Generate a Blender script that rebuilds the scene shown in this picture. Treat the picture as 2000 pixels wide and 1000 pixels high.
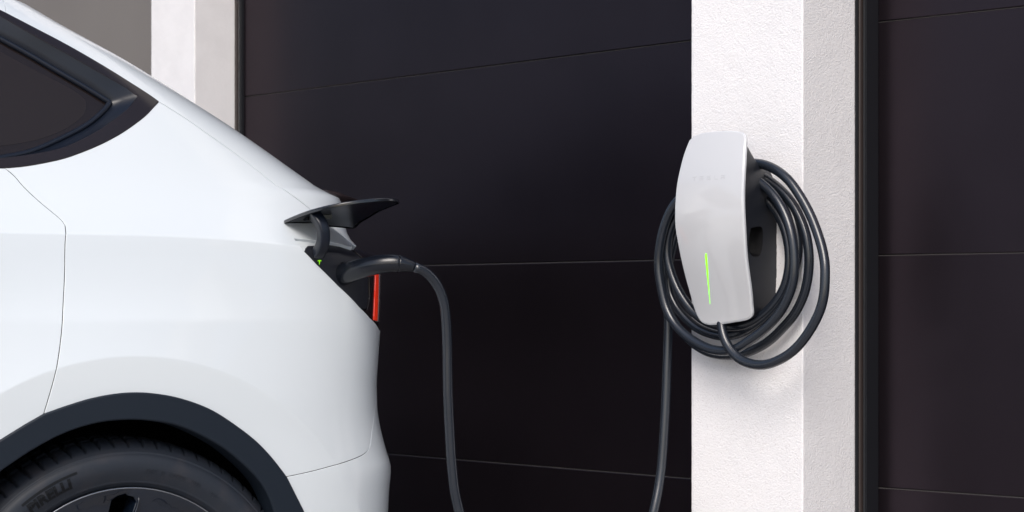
import bpy, bmesh, math, random
import numpy as np
from mathutils import Vector, Matrix
from mathutils.geometry import delaunay_2d_cdt
random.seed(7); np.random.seed(7)
R = math.radians
for o in list(bpy.data.objects): bpy.data.objects.remove(o)
scene = bpy.context.scene
col = scene.collection

# ------------------------------------------------------------------ camera, sky, sun, exposure
CAM_H = 0.972
FPX, HOR = 4000.0, 597.0            # focal length in px of the 2000 px wide photograph, horizon row
cam_d = bpy.data.cameras.new('camera'); cam = bpy.data.objects.new('camera', cam_d); col.objects.link(cam)
cam.location = (0, 0, CAM_H); cam.rotation_euler = (R(90), 0, 0)
cam_d.sensor_width = 36; cam_d.lens = 36 * FPX / 2000; cam_d.shift_y = (HOR - 500) / 2000
cam_d.clip_end = 2000
cam_d.dof.use_dof = True; cam_d.dof.focus_distance = 3.95; cam_d.dof.aperture_fstop = 9
scene.camera = cam
scene.render.resolution_x, scene.render.resolution_y = 1024, 512

SUN_AZ, SUN_EL = 191.0, 44.0        # compass-like: direction the light comes FROM, degrees clockwise from +Y
SUN_STR, SUN_ANG, SKY_STR = 1.35, 28.0, 0.12
world = bpy.data.worlds.new('World'); scene.world = world; world.use_nodes = True
wn = world.node_tree; wn.nodes.clear()
sky = wn.nodes.new('ShaderNodeTexSky'); sky.sky_type = 'NISHITA'; sky.sun_disc = False
sky.sun_elevation = R(SUN_EL); sky.sun_rotation = R(SUN_AZ); sky.dust_density = 3.0; sky.air_density = 1.0; sky.ozone_density = 1.0
bg = wn.nodes.new('ShaderNodeBackground'); bg.inputs['Strength'].default_value = SKY_STR
wo = wn.nodes.new('ShaderNodeOutputWorld')
wn.links.new(sky.outputs[0], bg.inputs[0]); wn.links.new(bg.outputs[0], wo.inputs[0])
sun_d = bpy.data.lights.new('sun', 'SUN'); sun_d.energy = SUN_STR; sun_d.angle = R(SUN_ANG); sun_d.color = (1, .97, .94)
sun = bpy.data.objects.new('sun', sun_d); col.objects.link(sun); sun.location = (-4, -4, 8)
sd = Vector((math.sin(R(SUN_AZ)) * math.cos(R(SUN_EL)), math.cos(R(SUN_AZ)) * math.cos(R(SUN_EL)), math.sin(R(SUN_EL))))
sun.rotation_euler = sd.to_track_quat('Z', 'Y').to_euler()
vs = scene.view_settings; vs.view_transform = 'Standard'; vs.look = 'None'; vs.exposure = 0.47; vs.gamma = 1; vs.use_curve_mapping = False

# ------------------------------------------------------------------ materials
def mat(name, colr, rough=.5, metal=0, coat=0, coat_r=.03, spec=.5, bump=None, mottle=None, emit=None, detail=6, sheen=0):
    m = bpy.data.materials.new(name); m.use_nodes = True
    nt = m.node_tree; b = nt.nodes['Principled BSDF']
    b.inputs['Base Color'].default_value = (*colr, 1); b.inputs['Roughness'].default_value = rough
    b.inputs['Metallic'].default_value = metal; b.inputs['Specular IOR Level'].default_value = spec
    b.inputs['Coat Weight'].default_value = coat; b.inputs['Coat Roughness'].default_value = coat_r
    if sheen: b.inputs['Sheen Weight'].default_value = sheen
    tc = nt.nodes.new('ShaderNodeTexCoord')
    if bump:
        last = None
        for sc, st, kind in bump:
            if kind == 'v':
                n = nt.nodes.new('ShaderNodeTexVoronoi'); n.feature = 'SMOOTH_F1'; n.inputs['Scale'].default_value = sc
            else:
                n = nt.nodes.new('ShaderNodeTexNoise'); n.inputs['Scale'].default_value = sc; n.inputs['Detail'].default_value = detail
            nt.links.new(tc.outputs['Object'], n.inputs['Vector'])
            bn = nt.nodes.new('ShaderNodeBump'); bn.inputs['Strength'].default_value = 1; bn.inputs['Distance'].default_value = st
            nt.links.new(n.outputs[0], bn.inputs['Height'])
            if last: nt.links.new(last.outputs[0], bn.inputs['Normal'])
            last = bn
        nt.links.new(last.outputs[0], b.inputs['Normal'])
    if mottle:
        sc, c2, lo, hi = mottle
        n = nt.nodes.new('ShaderNodeTexNoise'); n.inputs['Scale'].default_value = sc; n.inputs['Detail'].default_value = 8
        nt.links.new(tc.outputs['Object'], n.inputs['Vector'])
        mr = nt.nodes.new('ShaderNodeMapRange'); mr.inputs['From Min'].default_value = lo; mr.inputs['From Max'].default_value = hi
        nt.links.new(n.outputs[0], mr.inputs['Value'])
        mx = nt.nodes.new('ShaderNodeMix'); mx.data_type = 'RGBA'
        mx.inputs['A'].default_value = (*colr, 1); mx.inputs['B'].default_value = (*c2, 1)
        nt.links.new(mr.outputs[0], mx.inputs['Factor']); nt.links.new(mx.outputs['Result'], b.inputs['Base Color'])
    if emit:
        b.inputs['Emission Color'].default_value = (*emit[0], 1); b.inputs['Emission Strength'].default_value = emit[1]
    return m

M = {}
M['paint'] = mat('white car paint', (.68, .728, .757), .28, coat=.65, coat_r=.02)
M['gloss_black'] = mat('gloss black trim', (.014, .010, .011), .16)
M['satin_black'] = mat('satin black trim', (.007, .010, .018), .28, spec=.35)
M['window_glass'] = mat('tinted window glass', (.013, .0095, .0095), .04, spec=.4, bump=[(260, .00004, 'n')])
M['cladding'] = mat('grained black cladding', (.0055, .011, .020), .55, spec=.35, bump=[(900, .0002, 'n')])
M['liner'] = mat('wheel well liner', (.004, .004, .005), .95, spec=.1)
M['tyre'] = mat('tyre rubber', (.019, .024, .034), .5, spec=.35, bump=[(420, .0003, 'n')], mottle=(22, (.034, .034, .041), .50, .75))
M['tyre_print'] = mat('tyre raised lettering', (.003, .004, .006), .5, spec=.3)
M['rim'] = mat('dark wheel lacquer', (.005, .009, .018), .25, coat=.8, spec=.3)
M['rim_edge'] = mat('bright wheel edge', (.30, .31, .33), .25, metal=.9)
M['port'] = mat('charge port plastic', (.014, .016, .023), .42, bump=[(1200, .0001, 'n')])
M['hole'] = mat('deep black plastic', (.004, .004, .005), .6, spec=.2)
M['red'] = mat('red lamp lens', (.70, .02, .008), .15, coat=1.0, emit=((1, .05, .01), .26))
M['clear'] = mat('smoky lamp lens', (.16, .13, .13), .1, coat=1.0)
M['flap'] = mat('flap black plastic', (.007, .009, .013), .22, coat=.5, coat_r=.1)
M['cable'] = mat('cable rubber', (.012, .016, .024), .24, spec=.7, bump=[(1500, .00008, 'n')])
M['plug'] = mat('plug plastic', (.006, .008, .013), .22, bump=[(1600, .00006, 'n')])
M['lid'] = mat('silver white charger glass', (.60, .605, .62), .2, coat=1.0, coat_r=.04)
M['lid_edge'] = mat('charger lid edge', (.66, .675, .70), .15, coat=1.0)
M['wordmark'] = mat('pale grey print', (.57, .575, .592), .25, coat=1.0)
M['green'] = mat('green status light', (.2, .9, .02), .4, emit=((.22, 1.0, .0), 1.1))
M['charger_body'] = mat('charger black plastic', (.011, .013, .019), .45, bump=[(1200, .00008, 'n')])
M['stucco'] = mat('white rough stucco', (.86, .848, .858), .85, spec=.2, bump=[(5, .004, 'n'), (260, .0014, 'n'), (450, .0007, 'n')], mottle=(330, (.62, .58, .585), .58, .78), detail=2)
M['stucco_soft'] = mat('white stucco', (.86, .845, .85), .85, spec=.2, bump=[(60, .0006, 'n')], mottle=(14, (.81, .795, .80), .45, .75))
M['door'] = mat('dark bronze metallic door paint', (.041, .031, .039), .32, metal=.9, bump=[(1.3, .006, 'n'), (700, .00006, 'n')], mottle=(3, (.034, .026, .033), .4, .7), detail=2)
M['door_sheen'] = mat('door steel with painted sheen', (.178, .158, .145), .45, mottle=(2, (.20, .18, .165), .35, .7))  # same dark door, its pale grazing reflection put into the colour
M['seam'] = mat('painted seam glint', (.09, .085, .083), .5)  # paler than the door: sky glint on the section edges, painted
M['jamb'] = mat('black door jamb', (.008, .009, .012), .5)
M['seal'] = mat('rubber door seal', (.030, .022, .020), .32)
M['glass_clear_zone'] = mat('tinted glass inside the border', (.017, .0125, .0115), .04, spec=.4)
M['emblem'] = mat('green emblem', (.2, .7, .02), .4, emit=((.30, .85, .0), .55))
M['brown_wall'] = mat('brown brick wall', (.20, .12, .085), .85, bump=[(30, .004, 'n')], mottle=(4, (.15, .09, .065), .4, .65))
M['concrete'] = mat('driveway paving', (.36, .35, .345), .85, bump=[(40, .003, 'n'), (300, .001, 'n')], mottle=(1.5, (.30, .292, .288), .4, .65))
M['asphalt'] = mat('street asphalt', (.055, .055, .057), .9, bump=[(200, .004, 'n')])

# ------------------------------------------------------------------ geometry helpers
CAMP = np.array([0, 0, CAM_H])
def ray(px, py): return np.array([(px - 1000) / FPX, 1.0, (HOR - py) / FPX])
def project(P):
    P = np.atleast_2d(P); d = P - CAMP
    return np.stack([1000 + FPX * d[:, 0] / d[:, 1], HOR - FPX * d[:, 2] / d[:, 1]], 1)
def at_depth(px, py, Y): return CAMP + ray(px, py) * Y
def hit_plane(px, py, p0, n):
    r = ray(px, py); return CAMP + r * (np.dot(p0 - CAMP, n) / np.dot(r, n))

def tag(o, label=None, cat=None, group=None, kind=None):
    if label: o['label'] = label
    if cat: o['category'] = cat
    if group: o['group'] = group
    if kind: o['kind'] = kind
    return o
def empty(name, loc=(0, 0, 0), rz=0):
    o = bpy.data.objects.new(name, None); col.objects.link(o); o.location = loc; o.rotation_euler = (0, 0, rz); o.empty_display_size = .1
    return o
def mesh_obj(name, verts, faces, material, parent=None, smooth=True, normals=None):
    me = bpy.data.meshes.new(name); me.from_pydata([tuple(map(float, v)) for v in verts], [], [tuple(map(int, f)) for f in faces]); me.update()
    if smooth:
        me.polygons.foreach_set('use_smooth', [True] * len(me.polygons))
    me.materials.append(material)
    if normals is not None:
        me.normals_split_custom_set_from_vertices([tuple(map(float, n)) for n in normals])
    o = bpy.data.objects.new(name, me); col.objects.link(o)
    if parent: o.parent = parent
    return o
def box(name, lo, hi, material, parent=None, bevel=0.0):
    bm = bmesh.new(); bmesh.ops.create_cube(bm, size=1)
    for v in bm.verts: v.co = Vector([lo[i] + (v.co[i] + .5) * (hi[i] - lo[i]) for i in range(3)])
    if bevel: bmesh.ops.bevel(bm, geom=list(bm.edges), offset=bevel, segments=2, affect='EDGES')
    me = bpy.data.meshes.new(name); bm.to_mesh(me); bm.free(); me.materials.append(material)
    o = bpy.data.objects.new(name, me); col.objects.link(o)
    if parent: o.parent = parent
    return o

class Pchip:
    def __init__(s, x, y):
        x = np.array(x, float); y = np.array(y, float); k = np.argsort(x); s.x = x[k]; s.y = y[k]
        h = np.diff(s.x); d = np.diff(s.y) / h; m = np.zeros(len(x)); m[0] = d[0]; m[-1] = d[-1]
        for i in range(1, len(x) - 1):
            if d[i - 1] * d[i] > 0:
                w1 = 2 * h[i] + h[i - 1]; w2 = h[i] + 2 * h[i - 1]; m[i] = (w1 + w2) / (w1 / d[i - 1] + w2 / d[i])
        s.m = m
    def __call__(s, q):
        q = np.asarray(q, float); qq = np.clip(q, s.x[0], s.x[-1])
        i = np.clip(np.searchsorted(s.x, qq) - 1, 0, len(s.x) - 2); h = s.x[i + 1] - s.x[i]; t = (qq - s.x[i]) / h
        r = (2*t**3 - 3*t**2 + 1) * s.y[i] + (t**3 - 2*t**2 + t) * h * s.m[i] + (-2*t**3 + 3*t**2) * s.y[i + 1] + (t**3 - t**2) * h * s.m[i + 1]
        return r + np.where(q < s.x[0], (q - s.x[0]) * s.m[0], 0) + np.where(q > s.x[-1], (q - s.x[-1]) * s.m[-1], 0)

def catmull(pts, step):
    P = np.array(pts, float); n = len(P); out = []
    Q = np.vstack([2 * P[0] - P[1], P, 2 * P[-1] - P[-2]])
    for i in range(n - 1):
        p0, p1, p2, p3 = Q[i:i + 4]; L = np.linalg.norm(p2 - p1); k = max(1, int(math.ceil(L / step)))
        t0 = 0; e = .5
        t1 = t0 + max(np.linalg.norm(p1 - p0), 1e-6) ** e; t2 = t1 + max(L, 1e-6) ** e; t3 = t2 + max(np.linalg.norm(p3 - p2), 1e-6) ** e
        for j in range(k):
            t = t1 + (t2 - t1) * j / k
            A1 = (t1 - t) / (t1 - t0) * p0 + (t - t0) / (t1 - t0) * p1; A2 = (t2 - t) / (t2 - t1) * p1 + (t - t1) / (t2 - t1) * p2
            A3 = (t3 - t) / (t3 - t2) * p2 + (t - t2) / (t3 - t2) * p3
            B1 = (t2 - t) / (t2 - t0) * A1 + (t - t0) / (t2 - t0) * A2; B2 = (t3 - t) / (t3 - t1) * A2 + (t - t1) / (t3 - t1) * A3
            out.append((t2 - t) / (t2 - t1) * B1 + (t - t1) / (t2 - t1) * B2)
    out.append(P[-1]); return np.array(out)

def sweep(name, path, rad, material, parent=None, seg=16, cap=True, up=None, square=False):
    """tube along a path; rad = number, list of numbers or list of (r_side, r_up)"""
    P = np.array(path); n = len(P)
    T = np.gradient(P, axis=0); T /= np.linalg.norm(T, axis=1)[:, None]
    u = np.array(up if up is not None else (0, 0, 1.0), float)
    if abs(np.dot(u, T[0])) > .95: u = np.array([1.0, 0, 0])
    N = np.cross(T[0], u); N /= np.linalg.norm(N)
    verts, faces = [], []
    for i in range(n):
        if up is not None: N = np.cross(T[i], u)
        else: N = N - np.dot(N, T[i]) * T[i]
        N = N / np.linalg.norm(N); B = np.cross(N, T[i])
        r = rad if np.isscalar(rad) else rad[i]
        rs, ru = (r, r) if np.isscalar(r) else r
        for k in range(seg):
            a = 2 * math.pi * (k + .5 * square) / seg; c, s = math.cos(a), math.sin(a)
            if square: 
                c = math.copysign(abs(c) ** .35, c); s = math.copysign(abs(s) ** .35, s)
            verts.append(P[i] + N * c * rs + B * s * ru)
    for i in range(n - 1):
        for k in range(seg):
            a, b = i * seg + k, i * seg + (k + 1) % seg
            faces.append((a, b, b + seg, a + seg))
    if cap:
        faces.append(tuple(range(seg))[::-1]); faces.append(tuple((n - 1) * seg + k for k in range(seg)))
    o = mesh_obj(name, verts, faces, material, parent)
    me = o.data; bm = bmesh.new(); bm.from_mesh(me); bmesh.ops.recalc_face_normals(bm, faces=bm.faces); bm.to_mesh(me); bm.free()
    return o

def densify(poly, step, closed=True):
    P = np.array(poly, float); out = []
    m = len(P) if closed else len(P) - 1
    for i in range(m):
        a, b = P[i], P[(i + 1) % len(P)]; k = max(1, int(math.ceil(np.linalg.norm(b - a) / step)))
        for j in range(k): out.append(a + (b - a) * j / k)
    if not closed: out.append(P[-1])
    return np.array(out)
def inside(pts, poly):
    x, y = pts[:, 0], pts[:, 1]; c = np.zeros(len(pts), bool); n = len(poly)
    for i in range(n):
        x1, y1 = poly[i]; x2, y2 = poly[(i + 1) % n]
        if y1 == y2: continue
        cond = ((y1 > y) != (y2 > y)) & (x < (x2 - x1) * (y - y1) / (y2 - y1) + x1)
        c ^= cond
    return c
def dist_to(pts, poly):
    d = np.full(len(pts), 1e9); n = len(poly)
    for i in range(n):
        a, b = poly[i], poly[(i + 1) % n]; e = b - a; L = max(np.dot(e, e), 1e-14)
        t = np.clip(((pts - a) @ e) / L, 0, 1); q = a + t[:, None] * e
        d = np.minimum(d, np.hypot(*(pts - q).T))
    return d
def area(poly): x, y = np.array(poly).T; return .5 * np.sum(x * np.roll(y, -1) - y * np.roll(x, -1))
def offset_poly(poly, d):
    """move a dense closed polygon inward by d (ccw assumed)"""
    P = np.array(poly); t = np.roll(P, -1, 0) - np.roll(P, 1, 0); t /= np.maximum(np.linalg.norm(t, axis=1), 1e-9)[:, None]
    n = np.stack([-t[:, 1], t[:, 0]], 1)
    return P + n * d, n

def surf_n(S, uv, h=.0015):
    a = S(uv[:, 0] + h, uv[:, 1]) - S(uv[:, 0] - h, uv[:, 1]); b = S(uv[:, 0], uv[:, 1] + h) - S(uv[:, 0], uv[:, 1] - h)
    n = np.cross(a, b); return n / np.maximum(np.linalg.norm(n, axis=1), 1e-12)[:, None]

def panel(name, S, outline, material, parent=None, grid=.014, gap=.0015, thick=.014, off=0.0, holes=(), flip=1, estep=.007, mirror=None, lip=.0012, hole_thick=None, extra=None):
    """sheet cut from the surface S(u,v) along an outline, with rolled edges; normals from the surface"""
    loops = [np.array(outline)] + [np.array(h) for h in holes]
    dense = []
    for i, l in enumerate(loops):
        l = densify(l, estep)
        if (area(l) < 0) == (i == 0): l = l[::-1]         # outline ccw, holes cw, so 'inward' is into the material
        l, nn = offset_poly(l, gap); dense.append((l, nn))
    pts = [d[0] for d in dense]; ends = np.cumsum([0] + [len(p) for p in pts])
    allb = np.vstack(pts); lo, hi = pts[0].min(0), pts[0].max(0)
    gu, gv = np.meshgrid(np.arange(lo[0], hi[0], grid), np.arange(lo[1], hi[1], grid)); gu[1::2] += grid / 2
    g = np.stack([gu.ravel(), gv.ravel()], 1)
    ok = inside(g, pts[0])
    for h in pts[1:]: ok &= ~inside(g, h)
    g = g[ok]
    if extra is not None:
        ex = extra[inside(extra, pts[0])]
        for h in pts[1:]: ex = ex[~inside(ex, h)]
        dm = np.min(np.hypot(g[:, None, 0] - ex[None, ::2, 0], g[:, None, 1] - ex[None, ::2, 1]), axis=1) if len(ex) else np.full(len(g), 9.)
        g = np.vstack([g[dm > grid * .6], ex])
    for p in pts: g = g[dist_to(g, p) > min(.55 * min(grid, estep * 1.5), .004)]
    V2 = np.vstack([allb, g]); edges = []
    for i in range(len(pts)):
        n = len(pts[i]); edges += [(ends[i] + k, ends[i] + (k + 1) % n) for k in range(n)]
    vo, eo, fo, ov, oe, of = delaunay_2d_cdt([Vector(v) for v in V2], edges, [], 0, 1e-7)
    vo = np.array([tuple(v) for v in vo]); F = np.array([f for f in fo if len(f) == 3])
    c = vo[F].mean(1); keep = inside(c, pts[0])
    for h in pts[1:]: keep &= ~inside(c, h)
    F = F[keep]
    N = surf_n(S, vo) * flip; P = S(vo[:, 0], vo[:, 1]) + N * off
    if flip < 0: F = F[:, ::-1]
    verts = [P]; norms = [N]; faces = [tuple(f) for f in F]
    remap = {}
    for new, olds in enumerate(ov):
        for oi in olds: remap[oi] = new
    base = len(P)
    for i, (l, nn) in enumerate(dense):
        n = len(l); e = .001
        Nb = surf_n(S, l) * flip; Pb = S(l[:, 0], l[:, 1]) + Nb * off
        od = S(l[:, 0] - nn[:, 0] * e, l[:, 1] - nn[:, 1] * e) + Nb * off - Pb
        od -= np.sum(od * Nb, 1)[:, None] * Nb; od /= np.maximum(np.linalg.norm(od, axis=1), 1e-9)[:, None]
        th = thick if (i == 0 or hole_thick is None) else hole_thick
        r1 = Pb + od * lip * .7 - Nb * lip * .5; n1 = Nb + od; n1 /= np.linalg.norm(n1, axis=1)[:, None]
        r2 = Pb + od * lip - Nb * lip * 1.8; r3 = Pb + od * lip - Nb * th
        verts += [r1, r2, r3]; norms += [n1, od, od]
        idx = [remap.get(ends[i] + k, ends[i] + k) for k in range(n)]
        rings = [idx] + [[base + j * n + k for k in range(n)] for j in range(3)]
        for j in range(3):
            for k in range(n):
                q = (rings[j][k], rings[j + 1][k], rings[j + 1][(k + 1) % n], rings[j][(k + 1) % n])
                faces.append(q if flip > 0 else q[::-1])
        base += 3 * n
    V = np.vstack(verts); Nn = np.vstack(norms)
    if mirror == 'join':
        k = len(V); V = np.vstack([V, V * [1, -1, 1]]); Nn = np.vstack([Nn, Nn * [1, -1, 1]])
        faces += [tuple(k + i for i in f[::-1]) for f in faces]
    o = mesh_obj(name, V, faces, material, parent, normals=Nn)
    if mirror == 'copy':
        mesh_obj(name, V * [1, -1, 1], [f[::-1] for f in faces], material, parent, normals=Nn * [1, -1, 1])
    return o

def invert(S, px, py, uv, to_world=lambda P: P, lim=None):
    u = np.array(uv, float)
    tgt = np.array([px, py])
    def f(u): return project(to_world(S(np.array([u[0]]), np.array([u[1]]))))[0] - tgt
    lam = 1e-3
    e = f(u)
    for _ in range(40):
        h = 1e-4; J = np.stack([(f(u + [h, 0]) - e) / h, (f(u + [0, h]) - e) / h], 1)
        A = J.T @ J; step = -np.linalg.solve(A + lam * np.diag(np.diag(A) + 1e-6), J.T @ e)
        L = np.linalg.norm(step)
        if L > .08: step *= .08 / L
        un = u + step; en = f(un)
        if en @ en < e @ e: u, e = un, en; lam = max(lam * .3, 1e-9)
        else: lam *= 6
        if e @ e < .003 or lam > 1e7: break
    return u, math.sqrt(e @ e)
def trace(S, pts, uv0, to_world=lambda P: P, warn=3):
    out = []; u = np.array(uv0, float)
    for p in pts:
        u, e = invert(S, p[0], p[1], u, to_world)
        if e > warn: print('trace miss', p, round(e, 1), u)
        out.append(u.copy())
    return np.array(out)

# ------------------------------------------------------------------ ground
def sheet(name, x0, x1, y0, y1, z, material):
    o = mesh_obj(name, [(x0, y0, z), (x1, y0, z), (x1, y1, z), (x0, y1, z)], [(0, 1, 2, 3)], material, smooth=False)
    return tag(o, kind='structure')
sheet('ground', -400, 400, -400, 400, -.004, M['asphalt'])
sheet('driveway', -4.6, 9, -9, 14, 0, M['concrete'])
# unseen wall, added only to darken and warm the door reflections
bw = box('reflection_wall', (-17.4, -14, -.1), (-17.0, 16, 2.5), M['brown_wall'], bevel=.02); tag(bw, 'unseen brown wall, added for the reflections in the garage doors', 'wall')

# ------------------------------------------------------------------ the garage front
def frame(phi):
    """wall seen under the angle phi: unit vector to the right along it, and out of it towards the street"""
    p = R(phi); return np.array([math.sin(p), -math.cos(p), 0]), np.array([-math.cos(p), -math.sin(p), 0])
UP = np.array([0, 0, 1.0])
PR, PN = frame(45.5)                                   # pillar that carries the charger
P0 = at_depth(1468, 445, 4.22)                         # middle of the charger on the pillar face
def on_pillar(px, py, D=0.0): return hit_plane(px, py, P0 + PN * D, PN)
cL, cR = on_pillar(1350, HOR), on_pillar(1568, HOR)
dep = np.linspace(.02, .5, 4000); pp = project(cR[None] - PN[None] * dep[:, None]); PD = dep[np.argmin(abs(pp[:, 0] - 1668))]
print('pillar width %.3f depth %.3f' % (np.linalg.norm(cR - cL), PD))
def flat(p): return np.array([p[0], p[1], 0.0])

def stucco_block(name, front_l, front_r, n, depth, z0, z1, material, label, cat, group=None, step=.006, amp=.0011):
    """rendered pier: its three exposed faces as a fine, slightly uneven skin round the corners"""
    fl, fr = flat(front_l), flat(front_r); r = fr - fl; W = np.linalg.norm(r); r /= W
    pts = []
    def seg(a, b, nrm):
        k = max(2, int(np.linalg.norm(b - a) / step))
        for j in range(k): pts.append((a + (b - a) * j / k, nrm))
    c = .0022
    seg(fl - n * depth, fl - n * c * 2.2, -r); pts.append((fl - n * c, -r)); pts.append((fl + r * c * .3 - n * c * .3, (n - r) / math.sqrt(2)))
    pts.append((fl + r * c, n)); seg(fl + r * c * 2.2, fr - r * c * 2.2, n); pts.append((fr - r * c * 2.2, n)); pts.append((fr - r * c, n)); pts.append((fr - r * c * .3 - n * c * .3, (n + r) / math.sqrt(2)))
    pts.append((fr - n * c, r)); seg(fr - n * c * 2.2, fr - n * depth, r); pts.append((fr - n * depth, r))
    Zs = np.arange(z0, z1 + step, step); m = len(pts)
    rng = np.random.default_rng(abs(hash(label)) % 1000 if False else 11)
    A = rng.normal(0, 1, (len(Zs), m))
    A = (A + .6 * np.roll(A, 1, 0) + .6 * np.roll(A, 1, 1)) / 1.3
    base = np.array([p[0] for p in pts]); nn = np.array([p[1] for p in pts])
    V = base[None] + nn[None] * (A * amp)[:, :, None] ; V[:, :, 2] = Zs[:, None]
    V = V.reshape(-1, 3); k = np.arange((len(Zs) - 1) * (m - 1)); i = k // (m - 1) * m + k % (m - 1)
    F = np.stack([i, i + 1, i + 1 + m, i + m], 1)
    me = bpy.data.meshes.new(name); me.from_pydata(V.tolist(), [], F.tolist()); me.update(); me.materials.append(material)
    me.polygons.foreach_set('use_smooth', [True] * len(me.polygons))
    o = bpy.data.objects.new(name, me); col.objects.link(o); tag(o, label, cat, group)
    return o
stucco_block('pillar', cL, cR, PN, PD + .15, 0, 2.62, M['stucco'], 'white rough stucco pillar carrying the wall charger', 'pillar', 'stucco pillars between garage doors', step=.006, amp=.00012)

ZS = [0.09, None, None, None]
def door(name, p_left, p_right, n, zs, material, label, glint_mat):
    """sectional door: sections are slabs between the seam heights zs, from p_left to p_right on its face"""
    a, b = flat(p_left), flat(p_right); r = b - a; L = np.linalg.norm(r); r /= L
    t = empty(name, a); ang = math.atan2(r[1], r[0]); t.rotation_euler = (0, 0, ang)
    tag(t, label, 'garage door', 'sectional garage doors')
    # local frame: x to the right along the door, -y towards the street (out), z up
    g = .0013; th = .04; ch = .0014
    for k in range(len(zs) - 1):
        z0, z1 = zs[k] + g, zs[k + 1] - g
        prof = [(th, z0), (.006, z0), (ch * .8, z0), (0, z0 + ch), (0, z1 - ch), (ch * .8, z1), (.006, z1), (th, z1)]
        verts = [(x, y, z) for x in (0, L) for (y, z) in prof]; n_ = len(prof)
        faces = [(i, i + 1, n_ + i + 1, n_ + i)[::-1] for i in range(n_ - 1)] + [tuple(range(n_)), tuple(range(n_, 2 * n_))[::-1]]
        o = mesh_obj('door_section', verts, [f[::-1] for f in faces], material, t, smooth=False)
    for z in zs[1:-1]:  # pale strips paint in the sky glint along each joint
        mesh_obj('joint_glint', [(0, .0025, z - .0013), (L, .0025, z - .0013), (L, .0045, z + .0013), (0, .0045, z + .0013)], [(0, 1, 2, 3)], glint_mat, t, smooth=False)
    box('bottom_seal', (0, .004, 0.0), (L, .034, zs[0] - .001), M['jamb'], t)
    return t

# right-hand door: starts behind the jamb right of the pillar
DR_R, DR_N = frame(48.0)
bR = cR - PN * PD                                       # back right edge of the pillar, px 1668
def plane_pt(px, p, n): return hit_plane(px, HOR, p, n)
pr_plane = bR - PN * .055
rA = plane_pt(1713, pr_plane, DR_N); rB = rA + DR_R * 2.6
# left-hand door between the pillars
DL_R, DL_N = frame(43.2)
lplane = (cL - PN * PD) - DL_N * .03
zref = plane_pt(1050, lplane, DL_N)[1]; zr2 = plane_pt(1855, pr_plane, DR_N)[1]
zl = [CAM_H + (HOR - y) / FPX * zref for y in (117, 513, 910)]; zr = [CAM_H + (HOR - y) / FPX * zr2 for y in (28, 496, 962)]
print('seam z left', np.round(zl, 3), 'right', np.round(zr, 3))
def seams(v):
    h = (v[0] - v[2]) / 2; return [v[2] - h if v[2] - h > .03 else .03, v[2], v[1], v[0], v[0] + h, v[0] + 2 * h]
lA = plane_pt(475, lplane, DL_N); lB = flat(cL - PN * (PD + .02)) + DL_R * .10 - DL_N * .03
lB = flat(lA) + DL_R * np.dot(flat(lB) - flat(lA), DL_R)
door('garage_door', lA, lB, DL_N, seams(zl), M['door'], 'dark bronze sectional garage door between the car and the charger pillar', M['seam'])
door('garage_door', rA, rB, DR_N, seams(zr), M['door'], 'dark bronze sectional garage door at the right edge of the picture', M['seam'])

# jamb between pillar and right door: black channel, rounded rubber seal
def jamb(name, a, r, n, pieces, label):
    t = empty(name, flat(a)); t.rotation_euler = (0, 0, math.atan2(r[1], r[0])); tag(t, label, 'door frame', 'black garage door frames')
    for nm, x0, x1, y0, kind, m in pieces:
        if kind == 'flat':
            box(nm, (x0, y0, 0), (x1, y0 + .05, 2.55), m, t, bevel=.002)
        else:
            w = (x1 - x0) / 2; pr = [(x0 + w - w * math.cos(q), y0 - kind * math.sin(q) ** 1.2) for q in np.linspace(0, math.pi, 13)]
            vs_ = [(x, y, z) for z in (0, 2.55) for x, y in pr]; k = len(pr)
            mesh_obj(nm, vs_, [(i, i + 1, k + i + 1, k + i) for i in range(k - 1)], m, t)
    return t
jw = np.dot(flat(rA) - flat(bR), DR_R)
print('jamb width', jw)
jo = bR + DR_N * .0005
jamb('door_frame', jo, DR_R, DR_N, [('channel', .001, jw * .36, .0, 'flat', M['jamb']), ('rubber_seal', jw * .36, jw * .80, .012, .012, M['seal']), ('stop_bead', jw * .80, jw + .004, .006, 'flat', M['jamb'])],
     'black door frame right of the charger pillar')

# left pillar and its jamb, then the dark door beyond, pale reflection painted in
lp_back = plane_pt(455, lplane + DL_N * .02, DL_N)
dep = np.linspace(.02, .8, 4000); pp = project(lp_back[None] + DL_N[None] * dep[:, None]); LD = dep[np.argmin(abs(pp[:, 0] - 380))]
lpR = lp_back + DL_N * LD; lpL = plane_pt(295, lpR, DL_N)
print('left pillar depth %.3f width %.3f at Y %.2f' % (LD, np.linalg.norm(lpR - lpL), lpR[1]))
stucco_block('pillar', lpL, lpR, DL_N, LD + .12, 0, 2.62, M['stucco_soft'], 'white stucco pillar behind the car roof', 'pillar', 'stucco pillars between garage doors', step=.010, amp=.0001)
jl = np.dot(flat(lA) - flat(lp_back), DL_R)
jamb('door_frame', lp_back - DL_N * .002, DL_R, DL_N, [('rubber_seal', .001, jl * .55, .008, .008, M['seal']), ('stop_bead', jl * .55, jl + .004, .010, 'flat', M['jamb'])],
     'black door frame beside the pillar behind the car')
tB = lpL - DL_N * (LD + .03) + DL_R * .05; tA = tB - DL_R * 2.7
door('garage_door', tA, tB, DL_N, seams(zl), M['door_sheen'], 'dark garage door, its pale reflection painted in, behind the car roof at upper left', M['seam'])
# the wall above the doors (out of frame): one lintel carrying on from pier to pier
lt = box('lintel_wall', (-2.9, -.02, 2.62), (6.3, .35, 3.3), M['stucco_soft'])
lt.location = flat(lpL - DL_N * LD); lt.rotation_euler = (0, 0, math.atan2(DL_R[1], DL_R[0]))
tag(lt, 'white stucco wall above the garage doors', 'wall')

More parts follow.
